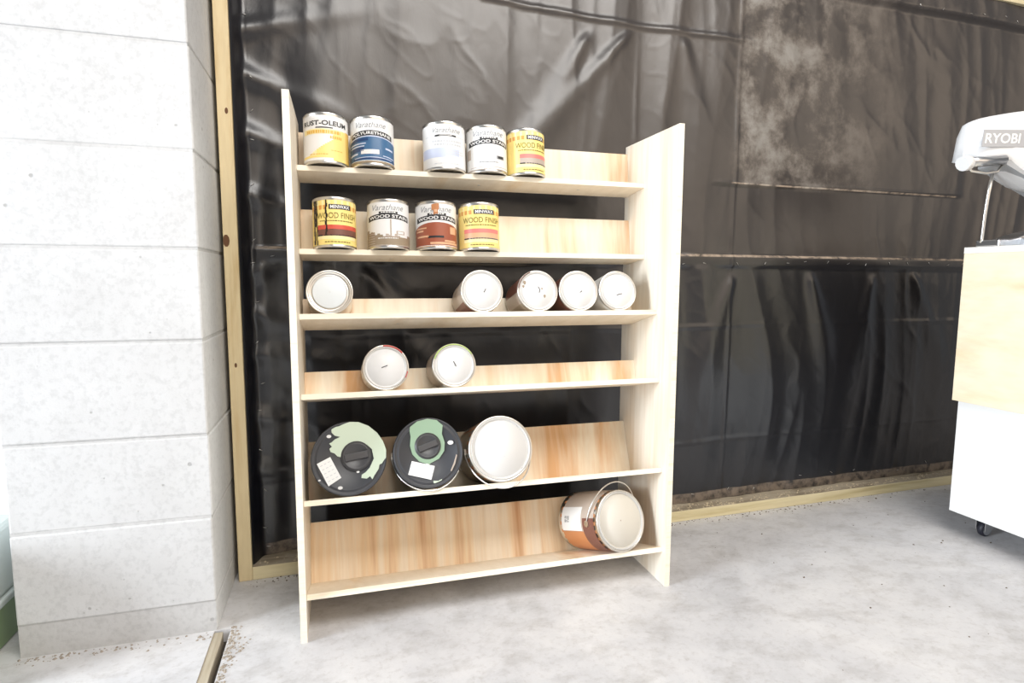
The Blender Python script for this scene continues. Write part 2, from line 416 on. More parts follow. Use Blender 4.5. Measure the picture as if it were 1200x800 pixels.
# crumbs and sawdust
def crumbs(name, mat, spots, label, r0, r1, seed):
    b = MB(); rr = random.Random(seed)
    for (x, y, z) in spots:
        r = rr.uniform(r0, r1)*(rr.random()**.8+.35)
        p = [(x+r*rr.uniform(.6, 1.3)*cos(a), y+r*rr.uniform(.6, 1.3)*sin(a), z) for a in (0, 1.25, 2.5, 3.8, 5.0)]
        b.add(p+[(x+r*.2, y, z+r*rr.uniform(.5, 1.0))], [(0, 1, 5), (1, 2, 5), (2, 3, 5), (3, 4, 5), (4, 0, 5), (4, 3, 2, 1, 0)])
    return tag(b.build(name, mat), label, 'debris', kind='stuff')
rr = random.Random(5)
sp = [(-.176+abs(rr.gauss(0, .010)), rr.uniform(-.12, .115), 0) for k in range(170)] + [(-.176+rr.uniform(0, .05), rr.gauss(.0, .02)+.02, 0) for k in range(40)] + [(rr.uniform(-.60, -.2), .104-abs(rr.gauss(0, .016)), 0) for k in range(90)]
crumbs('concrete_crumbs', M['crumb'], sp, 'loose brown crumbs scattered along the floor joint beside the block pillar', .0014, .0042, 1)
sp = []
for k in range(420):
    u = rr.uniform(.05, 2.9)*(.6+.4*rr.random()); q = W0 + Vector((cos(WA)*u, sin(WA)*u, 0)) + Vector((sin(WA), -cos(WA), 0))*abs(rr.gauss(.004, .02))
    sp.append((q.x, q.y, 0))
for k in range(60): sp.append((rr.uniform(1.0, 2.4), rr.uniform(-.5, .3), 0))
crumbs('wall_crumbs', flat('dark_crumbs', srgb(92, 78, 60), .9), sp, 'dark specks of dirt on the floor along the bottom plate of the wall', .0010, .0034, 2)
sp = []
for k in range(900):
    u = rr.uniform(.05, 3.2); q = W0 + Vector((cos(WA)*u, sin(WA)*u, 0)) + Vector((-sin(WA), cos(WA), 0))*rr.uniform(.004, .045)
    sp.append((q.x, q.y, .038))
crumbs('plate_sawdust', M['dust'], sp, 'pale sawdust lying on top of the bottom plate under the plastic', .001, .004, 4)

# ------------------------------------------------------------------ paint rack
W, H, D, T = .919, 1.2192, .292, .0127
SH = [(.175, 1.098, 7.5, .093, .112), (.163, .900, 8, .085, .116), (.088, .748, 14.5, .140, .066),
      (.062, .565, 13.5, .135, .062), (.035, .322, 20, .190, .150), (.020, .104, 20, .190, .152)]
def frame(k):
    y, z, a, d, L = SH[k]; a = radians(a)
    return Vector((0, y, z)), Vector((0, cos(a), -sin(a))), Vector((0, sin(a), cos(a))), d, L, a
rack = tag(empty('paint_rack', (W/2, .15, 0)), 'pale plywood paint rack with six tilted shelves standing before the black sheeting', 'rack')
off = Vector((W/2, .15, 0))
def rpart(b, name, mats, **kw):
    b.v = [tuple(Vector(p)-off) for p in b.v]; return b.build(name, mats, rack, **kw)
for x0, x1 in ((-.0145, 0), (W, W+.0145)):
    b = MB(); b.prism([(0, 0), (D, 0), (D, H), (0, H)], x0, x1, 0, [1, 1, 1, 1]); rpart(b, 'side_panel', [M['panel'], M['edge']], bevel=.0008)
for k in range(6):
    F, u, v, d, L, a = frame(k)
    q = lambda s, t: ((F+u*s+v*t).y, (F+u*s+v*t).z)
    b = MB(); b.prism([q(0, -T), q(d+T, -T), q(d+T, 0), q(0, 0)], .0003, W-.0003, 0, [0, 0, 0, 1])
    sh = rpart(b, 'shelf', [M['shelf'], M['edge']], bevel=.0006)
    b = MB(); b.prism([q(d, .0001), q(d+T, .0001), q(d+T, L), q(d, L)], .0003, W-.0003, 0, [0, 0, 1, 0])
    rpart(b, 'back_board', [M['board_low' if k == 5 else 'board'], M['edge']], bevel=.0006)
    b = MB()
    for x in {0: (.175, .455, .74), 1: (.22, .60), 2: (.23,), 3: (.40,)}.get(k, ()):
        b = MB(); nrm = -v
        c2 = F + u*(d*.55) - v*(T+.0007) + Vector((x, 0, 0))
        b.add([tuple(c2 + (Vector((1, 0, 0))*cos(t) + u*sin(t))*.0034) for t in [2*pi*i/10 for i in range(10)]] + [tuple(c2 - nrm*.0006 + (Vector((1, 0, 0))*cos(t) + u*sin(t))*.004) for t in [2*pi*i/10 for i in range(10)]],
              [tuple(range(10))] + [(i, (i+1) % 10, 10+(i+1) % 10, 10+i) for i in range(10)])
        rpart(b, 'screw', M['wire'])

# ------------------------------------------------------------------ cans
def patch(b, r, a0, a1, z0, z1, mi=0, arch=0., arch0=None, seg=14):
    """piece of a cylinder; angles in degrees from the label's middle; arch lowers the ends"""
    a0, a1 = radians(a0), radians(a1); arch0 = arch if arch0 is None else arch0
    vs = []
    for k in range(seg+1):
        a = a0+(a1-a0)*k/seg
        vs += [(r*sin(a), -r*cos(a), z0-arch0*a*a), (r*sin(a), -r*cos(a), z1-arch*a*a)]
    b.add(vs, [(2*k, 2*k+2, 2*k+3, 2*k+1) for k in range(seg)], mi, True)

_tx = {}
def text_mesh(s, shear=0., bold=False):
    key = (s, shear)
    if key not in _tx:
        c = bpy.data.curves.new('t', 'FONT'); c.body = s; c.size = 1; c.shear = shear; c.resolution_u = 3
        if bold: c.offset = .022
        o = bpy.data.objects.new('t', c); COL.objects.link(o)
        dg = bpy.context.evaluated_depsgraph_get(); me = o.evaluated_get(dg).to_mesh()
        vs = [tuple(v.co) for v in me.vertices]; fs = [tuple(p.vertices) for p in me.polygons]
        o.evaluated_get(dg).to_mesh_clear(); bpy.data.objects.remove(o); bpy.data.curves.remove(c)
        _tx[key] = (vs, fs)
    return _tx[key]
def wrap_text(b, s, r, a0, a1, z0, z1, mi=0, arch=0., shear=0., bold=False):
    vs, fs = text_mesh(s, shear, bold)
    xs = [v[0] for v in vs]; ys = [v[1] for v in vs]; x0, x1 = min(xs), max(xs); y0, y1 = min(ys), max(ys)
    a0, a1 = radians(a0), radians(a1); out = []
    for x, y, _ in vs:
        a = a0+(a1-a0)*(x-x0)/(x1-x0); z = z0+(z1-z0)*(y-y0)/(y1-y0)-arch*a*a
        out.append((r*sin(a), -r*cos(a), z))
    b.add(out, fs, mi)
def flat_text(b, s, x0, x1, y0, y1, z, mi=0, shear=0, rot=0., cx=0, cy=0, bold=False):
    vs, fs = text_mesh(s, shear, bold)
    xs = [v[0] for v in vs]; ys = [v[1] for v in vs]; a, c = min(xs), max(xs); d, e = min(ys), max(ys); out = []
    for x, y, _ in vs:
        X = x0+(x1-x0)*(x-a)/(c-a); Y = y0+(y1-y0)*(y-d)/(e-d)
        out.append((X*cos(rot)-Y*sin(rot)+cx, X*sin(rot)+Y*cos(rot)+cy, z))
    b.add(out, fs, mi)
def dashes(b, r, a0, a1, z, h, mi, seed, arch=0.):
    """a line of print too small to read"""
    rr = random.Random(seed); a = a0
    while a < a1:
        w_ = rr.uniform(3, 8); patch(b, r, a, min(a+w_, a1), z, z+h, mi, arch, seg=2); a += w_+1.6

RQ, HQ = .0530, .122
def can_body(root, r, h, side='steel'):
    b = MB()
    b.lathe([(r*.90, .004), (r*.93, .004), (r*.95, 0), (r*1.012, 0), (r*1.012, .004), (r, .006), (r, h-.007), (r*1.015, h-.005), (r*1.015, h-.0015), (r*1.0, h), (r*.93, h), (r*.92, h-.005)], 56)
    b.disc(r*.90, .004, 56, up=False)
    return b.build('body', M[side], root)
def can_lid(root, r, h, mat='steel', rim='steel'):
    b = MB()
    b.lathe([(r*.93, h-.005), (r*.925, h+.0008), (r*.88, h+.0008), (r*.86, h-.003), (r*.80, h-.003), (r*.785, h-.0015), (0.001, h-.0015)], 56, mis=[1, 1, 1, 0, 0, 0])
    return b.build('lid', [M[mat], M[rim]], root)
def label_of(root, b, mats, name='label'):
    o = b.build(name, [M[m] for m in mats], root)
    if name == 'lettering': o['kind'] = 'stuff'
    return o

def stand_matrix(k, x, r, back=None, head=0):
    back = (.014, .010)[k] if back is None else back
    F, u, v, d, L, a = frame(k)
    c = F + u*(d-r*1.016-back) + v*.0002 + Vector((x, 0, 0))
    X = Vector((1, 0, 0)); Y = u; Z = v
    m = Matrix(((X.x, Y.x, Z.x, c.x), (X.y, Y.y, Z.y, c.y), (X.z, Y.z, Z.z, c.z), (0, 0, 0, 1)))
    return m @ Matrix.Rotation(radians(head), 4, 'Z')
def lie_matrix(k, x, r, front, h, head=0, roll=0):
    """lid's face 'front' metres in from the shelf's front edge"""
    F, u, v, d, L, a = frame(k)
    c = F + u*(front) + v*(r*1.016+.0003) + Vector((x, 0, 0))
    X = Vector((1, 0, 0)); Y = v; Z = -u
    m = Matrix(((X.x, Y.x, Z.x, c.x), (X.y, Y.y, Z.y, c.y), (X.z, Y.z, Z.z, c.z), (0, 0, 0, 1)))
    return m @ Matrix.Rotation(radians(head), 4, 'Y') @ Matrix.Translation((0, 0, -h)) @ Matrix.Rotation(radians(roll), 4, 'Z')

R1, R2, R3, R4 = .0004, .0007, .0010, .0013
def quart(k, x, r, head, label, group, design):
    root = empty('paint_can'); tag(root, label, 'paint can', group)
    can_body(root, r, HQ); can_lid(root, r, HQ)
    design(root, r)
    root.matrix_world = stand_matrix(k, x, r, head=head)
    return root
Z = lambda f: .0065 + f*(HQ-.0145)        # label height as a fraction
def base_label(root, r, mats): b = MB(); patch(b, r+R1, -180, 180, Z(0), Z(1), 0, seg=60); return b

def d_rust(root, r):
    b = base_label(root, r, None)
    patch(b, r+R2, 22, 120, Z(0), Z(.66), 1); patch(b, r+R2, -70, 22, Z(.06), Z(.11), 1); patch(b, r+R2, 44, 180, Z(0), Z(.70), 1)
    # diagonal yellow field
    for i in range(12):
        a = -42+5.4*i; patch(b, r+R2, a, a+5.5, Z(.11), Z(.13+.030*i), 2 if i < 4 else 1, seg=2)
    patch(b, r+R2, -62, 46, Z(.585), Z(.70), 2)
    patch(b, r+R2, 62, 130, Z(0), Z(.72), 3)
    label_of(root, b, ['lw', 'ly', 'lyp', 'gold'])
    b = MB(); wrap_text(b, 'RUST-OLEUM', r+R3, -62, 62, Z(.775), Z(.885), 0, bold=True)
    patch(b, r+R3, -22, 22, Z(.715), Z(.738), 0)
    dashes(b, r+R3, -50, 42, Z(.60), Z(.67)-Z(.60), 1, 3); dashes(b, r+R3, 14, 46, Z(.49), Z(.55)-Z(.49), 1, 4)
    dashes(b, r+R3, 16, 48, Z(.22), .0016, 1, 5); dashes(b, r+R3, -40, 10, Z(.125), .002, 1, 6)
    label_of(root, b, ['ink', 'gold'], 'lettering')
def d_blue(root, r):
    b = base_label(root, r, None)
    patch(b, r+R2, -80, 80, Z(.06), Z(.60), 1, 0.006, 0)
    patch(b, r+R3, -80, 80, Z(.59), Z(.615), 4, .006); patch(b, r+R3, -62, 62, Z(.615), Z(.735), 2, .006)
    patch(b, r+R3, -60, -8, Z(.50), Z(.56), 3, .003); patch(b, r+R3, -60, -20, Z(.27), Z(.36), 3, .002); patch(b, r+R3, -55, 80, Z(.08), Z(.11), 3)
    for a0, a1, z0, z1 in ((-70, -14, .43, .455), (-70, -18, .37, .395), (-72, -38, .20, .24), (-50, 60, .12, .135), (38, 66, .34, .38), (30, 70, .17, .19)):
        patch(b, r+R3, a0, a1, Z(z0), Z(z1), 4, .002)
    patch(b, r+R3, -28, 20, Z(.20), Z(.30), 0)
    patch(b, r+R3, -90, 90, Z(0), Z(.045), 5)
    label_of(root, b, ['lw', 'lb', 'ink', 'lbd', 'lbp', 'taupe'])
    b = MB(); wrap_text(b, 'Varathane', r+R3, -42, 40, Z(.80), Z(.93), 0, shear=.35)
    wrap_text(b, 'POLYURETHANE', r+R4, -56, 56, Z(.64), Z(.71), 1, .006, bold=True)
    label_of(root, b, ['inkgrey', 'paper'], 'lettering')
def d_pale(root, r):
    b = base_label(root, r, None)
    patch(b, r+R2, -80, 0, Z(.22), Z(.44), 1); patch(b, r+R2, 0, 40, Z(.26), Z(.42), 1)
    patch(b, r+R2, -28, 30, Z(.715), Z(.755), 2, .005); patch(b, r+R2, -60, -28, Z(.715), Z(.727), 3, .0); patch(b, r+R2, 30, 60, Z(.71), Z(.722), 3)
    label_of(root, b, ['lw', 'lbp', 'ink', 'inkpale'])
    b = MB(); wrap_text(b, 'Varathane', r+R3, -34, 44, Z(.80), Z(.92), 0, shear=.35)
    patch(b, r+R3, -16, 18, Z(.73), Z(.742), 1, .005)
    dashes(b, r+R3, -36, 46, Z(.58), Z(.62)-Z(.58), 2, 11); dashes(b, r+R3, -30, 46, Z(.50), Z(.54)-Z(.50), 2, 12)
    dashes(b, r+R3, 6, 54, Z(.36), .0022, 2, 13); dashes(b, r+R3, 6, 54, Z(.30), .0022, 2, 14); dashes(b, r+R3, -30, 40, Z(.07), .0016, 2, 15)
    label_of(root, b, ['inkgrey', 'paper', 'inkpale'], 'lettering')
def d_woodstain(field, drip=False, emblem=True):
    def f(root, r):
        b = base_label(root, r, None)
        patch(b, r+R2, -66, 66, Z(.615), Z(.735), 1, .004); patch(b, r+R2, -26, 26, Z(.735), Z(.785), 1, .003)
        if field == 'white':
            patch(b, r+R2, -78, -58, Z(.28), Z(.52), 2); patch(b, r+R2, -60, 70, Z(.06), Z(.07), 2)
        elif field == 'taupe':
            patch(b, r+R2, -84, 84, Z(.02), Z(.20), 2)
            for i in range(14):
                a = -80+8*i; patch(b, r+R2, a, a+8.2, Z(.20), Z(.24+.14*max(0, 1-i/7)+.03*sin(i*2.2)), 2 if i < 8 else 3, seg=2)
            patch(b, r+R2, 60, 84, Z(.20), Z(.26), 2)
            for i in range(5): patch(b, r+R3, -76+3*i, -40, Z(.05+.055*i), Z(.07+.055*i), 3)
            patch(b, r+R3, 4, 8, Z(.20), Z(.60), 3)
        else:
            patch(b, r+R2, -84, 76, Z(.03), Z(.565), 2, .007, 0)
            patch(b, r+R3, 38, 62, Z(.30), Z(.47), 3)
            for a0, a1, z0, z1 in ((-70, -30, .42, .45), (-70, -40, .35, .39), (-66, -24, .22, .26), (-20, 70, .05, .10), (20, 60, .11, .15)): patch(b, r+R3, a0, a1, Z(z0), Z(z1), 3)
            patch(b, r+R3, -26, 18, Z(.20), Z(.25), 1, .003)
        if emblem:
            for i in range(10):
                pass
            e = 34; patch(b, r+R3, e-13, e+13, Z(.26), Z(.34), 4 if field == 'white' else 3, .0); patch(b, r+R4, e-9, e+9, Z(.275), Z(.325), 1 if field == 'white' else 0)
        patch(b, r+R2, -90, 90, Z(0), Z(.018), 3)
        label_of(root, b, ['lw', 'ink', {'white': 'lg', 'taupe': 'taupe', 'red': 'lbr2'}[field], {'white': 'lg', 'taupe': 'lg', 'red': 'tan'}[field], 'inkgrey'])
        b = MB(); wrap_text(b, 'Varathane', r+R3, -46, 44, Z(.81), Z(.94), 0, shear=.35)
        wrap_text(b, 'WOOD STAIN', r+R4, -58, 58, Z(.635), Z(.71), 1, .004, bold=True)
        dashes(b, r+R3, -20, 20, Z(.75), .0028, 1, 21, .003)
        if field != 'red': dashes(b, r+R3, -30, 26, Z(.16 if field == 'taupe' else .17), .0022, 1 if field == 'taupe' else 0, 22)
        label_of(root, b, ['inkgrey', 'paper'], 'lettering')
        if drip:
            b = MB(); patch(b, r+.0016, -14, 6, Z(.86), Z(1.0), 0, .05, seg=8); patch(b, r+.0016, -9, 3, Z(.76), Z(.87), 0, .0, .12, seg=8); patch(b, r+.0019, -7, 1, Z(.80), Z(.86), 1, .01, seg=6)
            b.build('stain_drip', [M['cop'], M['tan']], root)
    return f
def d_minwax(panel, drip=False, start=-40, end=60):
    def f(root, r):
        b = base_label(root, r, None)
        patch(b, r+R2, -100, 100, Z(.79), Z(.885), 1); patch(b, r+R2, -120, 120, Z(.885), Z(.99), 2)
        patch(b, r+R2, -52, 60, Z(.12), Z(.20), 2)
        patch(b, r+R2, start, end, Z(.34), Z(.44), 3); patch(b, r+R2, start, end, Z(.20), Z(.345), 4)
        patch(b, r+R3, start, end, Z(.195), Z(.225), 6 if panel != 'lbr' else 4)
        patch(b, r+R3, start, start+16, Z(.195), Z(.225), 5)
        patch(b, r+R3, -18, 42, Z(.79), Z(.90), 5)
        label_of(root, b, ['ly', 'lo', 'lyp', 'lp' if panel != 'lbr' else 'lr', panel, 'ink', 'lg'])
        b = MB(); wrap_text(b, 'MINWAX', r+R4, -14, 38, Z(.805), Z(.885), 0, bold=True)
        wrap_text(b, 'WOOD FINISH', r+R3, -52, 62, Z(.585), Z(.715), 1)
        dashes(b, r+R3, -44, 50, Z(.52), .0022, 1, 31); dashes(b, r+R4, start+20, end-4, Z(.20), .002, 2, 33); dashes(b, r+R3, -30, 40, Z(.05), .0022, 1, 34)
        label_of(root, b, ['paper', 'olive', 'ink'], 'lettering')
        if drip:
            b = MB()
            for a, w_, zb in ((-64, 3.4, .02), (-58, 2.2, .42), (-25, 2.2, .20), (-54, 1.6, .0)):
                for i in range(10):
                    t0, t1 = i/10, (i+1)/10; wob = 1.2*sin(i*1.9+a)
                    ww = w_*(.8+.4*sin(i*1.3+a)**2)
                    patch(b, r+.0016, a-ww+wob, a+ww+wob, Z(1-(1-zb)*t1), Z(1-(1-zb)*t0)+.0003, 0, seg=2)
            b.build('stain_drip', M['drip'], root)
    return f
G1 = 'quart paint cans standing on the top shelf'; G2 = 'quart paint cans standing on the second shelf'
quart(0, .0680, .0522, -3, 'white and yellow quart can with bold black heading, beside the upright panel', G1, d_rust)
quart(0, .1788, .0525, -6, 'white quart can with blue label field under black arch on the top shelf', G1, d_blue)
quart(0, .3594, .0538, -6, 'white quart can with faint grey print and pale blue band on the top shelf', G1, d_pale)
quart(0, .4728, .0525, -6, 'plain white wood stain can with a black arched title, on the top shelf', G1, d_woodstain('white'))
quart(0, .5800, .0515, 6, 'yellow wood finish can with a pink and grey panel, last on the top shelf', G1, d_minwax('lg'))
quart(1, .0830, .0511, 4, 'yellow wood finish can with dark stain drips on the second shelf', G2, d_minwax('lbr', True, -52, 70))
quart(1, .2135, .0511, -4, 'white wood stain can with a grey brown lower picture, on the second shelf', G2, d_woodstain('taupe'))
quart(1, .3348, .0520, -6, 'white wood stain can with reddish brown field and a drip at its rim', G2, d_woodstain('red', True, False))
quart(1, .4480, .0528, -8, 'clean yellow wood finish can with pink and tan panel on the second shelf', G2, d_minwax('tan', False, -50, 62))

# quart cans lying down, lid to the front
G3 = 'quart paint cans lying on the third shelf'; G4 = 'quart paint cans lying on the fourth shelf'
def lid_mark(root, h, pts, r=.0011, mat='ink'):
    b = MB(); b.tube([(x, y, h-.0014) for x, y in pts], r, 5); b.build('pen_mark', M[mat], root)
def lying_quart(k, x, r, label, group, roll=0, lid='lidwhite', rim='offwhite', bands=None, front=.010, mark=None, extra=None, head=0):
    root = empty('paint_can'); tag(root, label, 'paint can', group)
    can_body(root, r, HQ, 'steel')
    if lid == 'lidpale':
        b = MB(); b.lathe([(r*.93, HQ-.005), (r*.93, HQ-.002), (r*.86, HQ-.002), (r*.84, HQ-.005), (r*.76, HQ-.005), (r*.74, HQ-.0015), (r*.70, HQ-.0005), (.001, HQ-.0005)], 56, mis=[1, 1, 1, 1, 1, 0, 0]); b.build('lid', [M[lid], M['steel']], root)
    else: can_lid(root, r, HQ, lid, rim)
    if bands:
        b = MB()
        for i, (a0, a1, z0, z1) in enumerate(bands[0]): patch(b, r+R1+.0002*(i % 2), a0, a1, Z(z0), Z(z1), i, seg=24)
        label_of(root, b, bands[1])
    if mark: lid_mark(root, HQ, mark)
    if extra: extra(root, r)
    root.matrix_world = lie_matrix(k, x, r, front, HQ, head, roll)
    return root
def ring_arc(root, r, a0, a1, mat, wdt=.0016):
    b = MB(); b.tube([((r*.965)*sin(t), -(r*.965)*cos(t), HQ+.0012) for t in [radians(a0+(a1-a0)*i/16) for i in range(17)]], wdt, 6); b.build('paint_ring', M[mat], root)
s_ = .001
lying_quart(2, .0680, .0530, 'bare tin quart can with pale blue centre lying alone on the third shelf', G3, lid='lidpale')
lying_quart(2, .4374, .0545, 'white lidded quart can with brown and pale side, first of four lying together', G3, roll=0,
            bands=([(-180, -62, 0, 1), (-62, 40, 0, 1), (40, 180, 0, 1)], ['lg', 'lbr', 'lw']), mark=[(.004*1.2, -.003), (.008, .002), (.010, .006)])
def smudge(root, r):
    ring_arc(root, r, 200, 262, 'lbr', .0012)
    b = MB()
    for (x, y, q) in ((-.034, .022, .004), (-.038, .012, .003), (.018, -.014, .0032), (.012, .006, .002)):
        b.add([(x+q*cos(t)*(1+.3*sin(3*t)), y+q*1.4*sin(t), HQ-.0012) for t in [2*pi*i/9 for i in range(9)]], [tuple(range(9))])
    b.build('stain_spots', M['taupe'], root)['kind'] = 'stuff'
lying_quart(2, .5862, .0545, 'white lidded quart can with brown smears round its rim on the third shelf', G3, roll=0,
            bands=([(-180, -88, 0, 1), (-88, -55, 0, 1), (-55, 20, 0, 1), (20, 180, 0, 1)], ['lbr', 'lg', 'taupe', 'lw']), extra=smudge, mark=[(.002, .012), (.006, .004), (.004, -.004)])
lying_quart(2, .7000, .0545, 'white lidded quart can touching the next one, third of four lying together', G3, bands=([(-180, 0, 0, 1), (0, 180, 0, 1)], ['lbr', 'lw']), mark=[(.004, -.004), (.010, .000)])
lying_quart(2, .8145, .0545, 'white lidded quart can nearest the upright panel on the third shelf', G3, bands=([(-180, 0, 0, 1), (0, 180, 0, 1)], ['lw', 'lw']), mark=[(-.004, -.012), (.004, -.009), (.012, -.008)])
def redring(root, r): ring_arc(root, r, 130, 185, 'red'); ring_arc(root, r, 60, 78, 'red', .001)
lying_quart(3, .1929, .0545, 'white lidded quart can with red paint on its rim', G4, roll=0, bands=([(-180, 180, 0, 1)], ['lw']), mark=[(-.010, .000), (-.002, .003), (.004, .005)], extra=redring)
def limering(root, r): ring_arc(root, r, 120, 250, 'lime', .0014)
lying_quart(3, .3601, .0540, 'white lidded quart can with lime green paint on its rim', G4, roll=0, bands=([(-180, -30, 0, .8), (-30, 180, 0, 1)], ['lg', 'lw']), mark=[(-.002, .010), (.003, .001), (.004, -.003)], extra=limering)

# gallon cans lying down
def bail(root, r, h, R, ang, mat='wire', z0=None, skew=0):
    """wire handle: swings about the two ears; ang 0 = straight to the front, 90 = local -Y, -90 = local +Y"""
    z0 = h-.045 if z0 is None else z0; b = MB(); pts = []
    for i in range(33):
        t = pi*i/32; rad = R*sin(t); x = -(r+.004)*cos(t)
        pts.append((x, -rad*sin(radians(ang)), z0+rad*cos(radians(ang))))
    b.tube(pts, .0019, 8); b.build('handle', M[mat], root)
    for s in (-1, 1):
        b = MB(); vs = []; seg = 10
        for zz in (r-.002, r+.005):
            vs += [(s*zz, .009*cos(2*pi*i/seg), z0+.009*sin(2*pi*i/seg)) for i in range(seg)]
        b.add(vs, [(i, (i+1) % seg, seg+(i+1) % seg, seg+i) for i in range(seg)] + [tuple(range(seg, 2*seg))])
        b.build('ear', M['steel' if mat == 'wire' else 'black2'], root)
def poly_part(root, name, pts, c, R, r, z, mat, thick=.0008, jitter=0):
    """outline given in the units of a sketch with centre c and radius R, y down"""
    out = [((x-c[0])/R*r, -(y-c[1])/R*r) for x, y in pts]
    b = MB(); n = len(out)
    b.add([(x, y, z+thick) for x, y in out] + [(x, y, z) for x, y in out], [tuple(range(n))] + [(i, (i+1) % n, n+(i+1) % n, n+i) for i in range(n)])
    bmh = b.build(name, M[mat] if isinstance(mat, str) else mat, root)
    bm = bmesh.new(); bm.from_mesh(bmh.data); bmesh.ops.triangulate(bm, faces=[f for f in bm.faces if len(f.verts) > 4]); bm.to_mesh(bmh.data); bm.free()
    return bmh
HG = .185
def pail(k, x, r, label, front, capc, capr, smear, smat, sticker, c, R, grip, roll=0, bail_ang=70, extra=None, bail_r=1.20):
    root = empty('paint_pail'); tag(root, label, 'paint pail', 'dark gallon pails on the fifth shelf')
    b = MB(); b.lathe([(r*.86, .003), (r*.88, 0), (r*.90, .002), (r*.955, HG-.03), (r*.955, HG-.012)], 60); b.disc(r*.86, .003, 60, up=False)
    b.build('body', M['black2'], root)
    b = MB(); z = HG
    b.lathe([(r*.955, HG-.022), (r, HG-.020), (r*1.0, z-.003), (r*.985, z), (r*.95, z), (r*.94, z-.0016), (r*.865, z-.0016), (r*.855, z-.0004), (r*.825, z-.0004), (r*.815, z-.0016), (.001, z-.0016)], 64)
    b.build('lid', M['black'], root)
    poly_part(root, 'paint_smear', smear, c, R, r, z-.0018, smat, .0024)
    # screw cap with a bar grip
    cx, cy = (capc[0]-c[0])/R*r, -(capc[1]-c[1])/R*r; cr = capr/R*r
    b = MB(); b.lathe([(cr*1.12, z-.002), (cr*1.12, z+.0012), (cr*1.02, z+.0012), (cr*1.0, z+.003), (cr*.93, z+.0042), (cr*.86, z+.0018), (.001, z+.0018)], 40)
    b.v = [(p[0]+cx, p[1]+cy, p[2]) for p in b.v]
    cap = b.build('spout_cap', M['black2'], root)
    b = MB(); b.box((-cr*.88, -cr*.27, z+.0005), (cr*.88, cr*.27, z+.006))
    b.v = [(p[0]*cos(grip)-p[1]*sin(grip)+cx, p[0]*sin(grip)+p[1]*cos(grip)+cy, p[2]) for p in b.v]
    b.build('grip_bar', M['black2'], cap, bevel=.002)
    st = poly_part(root, 'sticker', sticker, c, R, r, z-.0018, 'paper', .0030)
    b = MB(); p = [((x-c[0])/R*r, -(y-c[1])/R*r) for x, y in sticker]
    o_, e1, e2 = Vector(p[0]), Vector(p[1])-Vector(p[0]), Vector(p[3])-Vector(p[0])
    for i in range(5):
        for j in range(3):
            q = o_+e1*(.12+.28*j)+e2*(.14+.17*i); w1 = e1*.17; w2 = e2*.03
            b.add([(*q, z+.0014), (*(q+w1), z+.0014), (*(q+w1+w2), z+.0014), (*(q+w2), z+.0014)], [(0, 1, 2, 3)])
    b.build('sticker_print', M['inkpale'], st)['kind'] = 'stuff'
    bail(root, r*.965, HG, r*bail_r, bail_ang, 'wire')
    if extra: extra(root, r, z)
    root.matrix_world = lie_matrix(k, x, r, front, HG, 0, roll)
    return root
smear_a = [(330, 95), (370, 78), (430, 60), (510, 66), (600, 108), (680, 180), (730, 260), (757, 345), (752, 420), (735, 440), (715, 470), (690, 480), (680, 520), (640, 575), (620, 610), (600, 580),
           (570, 600), (520, 590), (525, 560), (560, 540), (600, 500), (640, 420), (625, 330), (580, 285), (520, 262), (450, 268), (400, 300), (360, 340), (345, 385), (310, 375), (285, 345), (250, 330), (240, 300), (262, 280), (238, 250), (262, 240),
           (290, 215), (340, 195), (290, 180), (262, 150), (262, 120), (300, 100)]
smear_b = [(255, 165), (262, 130), (330, 82), (430, 62), (520, 80), (575, 135), (562, 215), (585, 300), (575, 380), (520, 450), (440, 485), (420, 500), (400, 490), (330, 460), (270, 390), (252, 310), (262, 220)]
def spots_a(root, r, z):
    b = MB()
    for (x, y, q) in ((240, 188, 22), (150, 578, 12), (330, 660, 22), (490, 530, 14)):
        X, Y, q = (x-415)/340*r, -(y-400)/340*r, q/340*r
        b.add([(X+q*cos(t), Y+q*.7*sin(t), z+.0009) for t in [2*pi*i/10 for i in range(10)]], [tuple(range(10))])
    b.build('paint_spots', M['lidwhite'], root)['kind'] = 'stuff'
def spots_b(root, r, z):
    b = MB()
    for (x, y, q, w_) in ((640, 305, 30, .7), (400, 500, 22, .6)):
        X, Y, q = (x-425)/335*r, -(y-385)/335*r, q/335*r
        b.add([(X+q*cos(t), Y+q*w_*sin(t), z+.0009) for t in [2*pi*i/10 for i in range(10)]], [tuple(range(10))])
    b.build('paint_spots', M['lidwhite'], root)['kind'] = 'stuff'
    poly_part(root, 'paint_drip', [(455, 650), (500, 655), (540, 640), (530, 655), (470, 675), (455, 672)], (425, 385), 335, r, z-.0018, 'mint', .0026)
    poly_part(root, 'paint_drip', [(690, 420), (697, 430), (672, 510), (632, 578), (625, 570), (660, 500)], (425, 385), 335, r, z-.0015, 'lg', .0024)
pail(4, .1024, .0870, 'black lidded pail with pale mint paint smeared over half its lid', -.004, (480, 385), 125, smear_a, 'mint', [(125, 430), (245, 375), (340, 572), (225, 640)], (415, 400), 345, radians(8), extra=spots_a, bail_ang=-72, bail_r=1.03)
pail(4, .2905, .0860, 'dark grey lidded pail with a dull green ring round its spout cap', -.004, (420, 322), 112, smear_b, 'mint2', [(262, 452), (475, 515), (435, 640), (222, 575)], (425, 385), 335, radians(18), extra=spots_b, bail_ang=62)

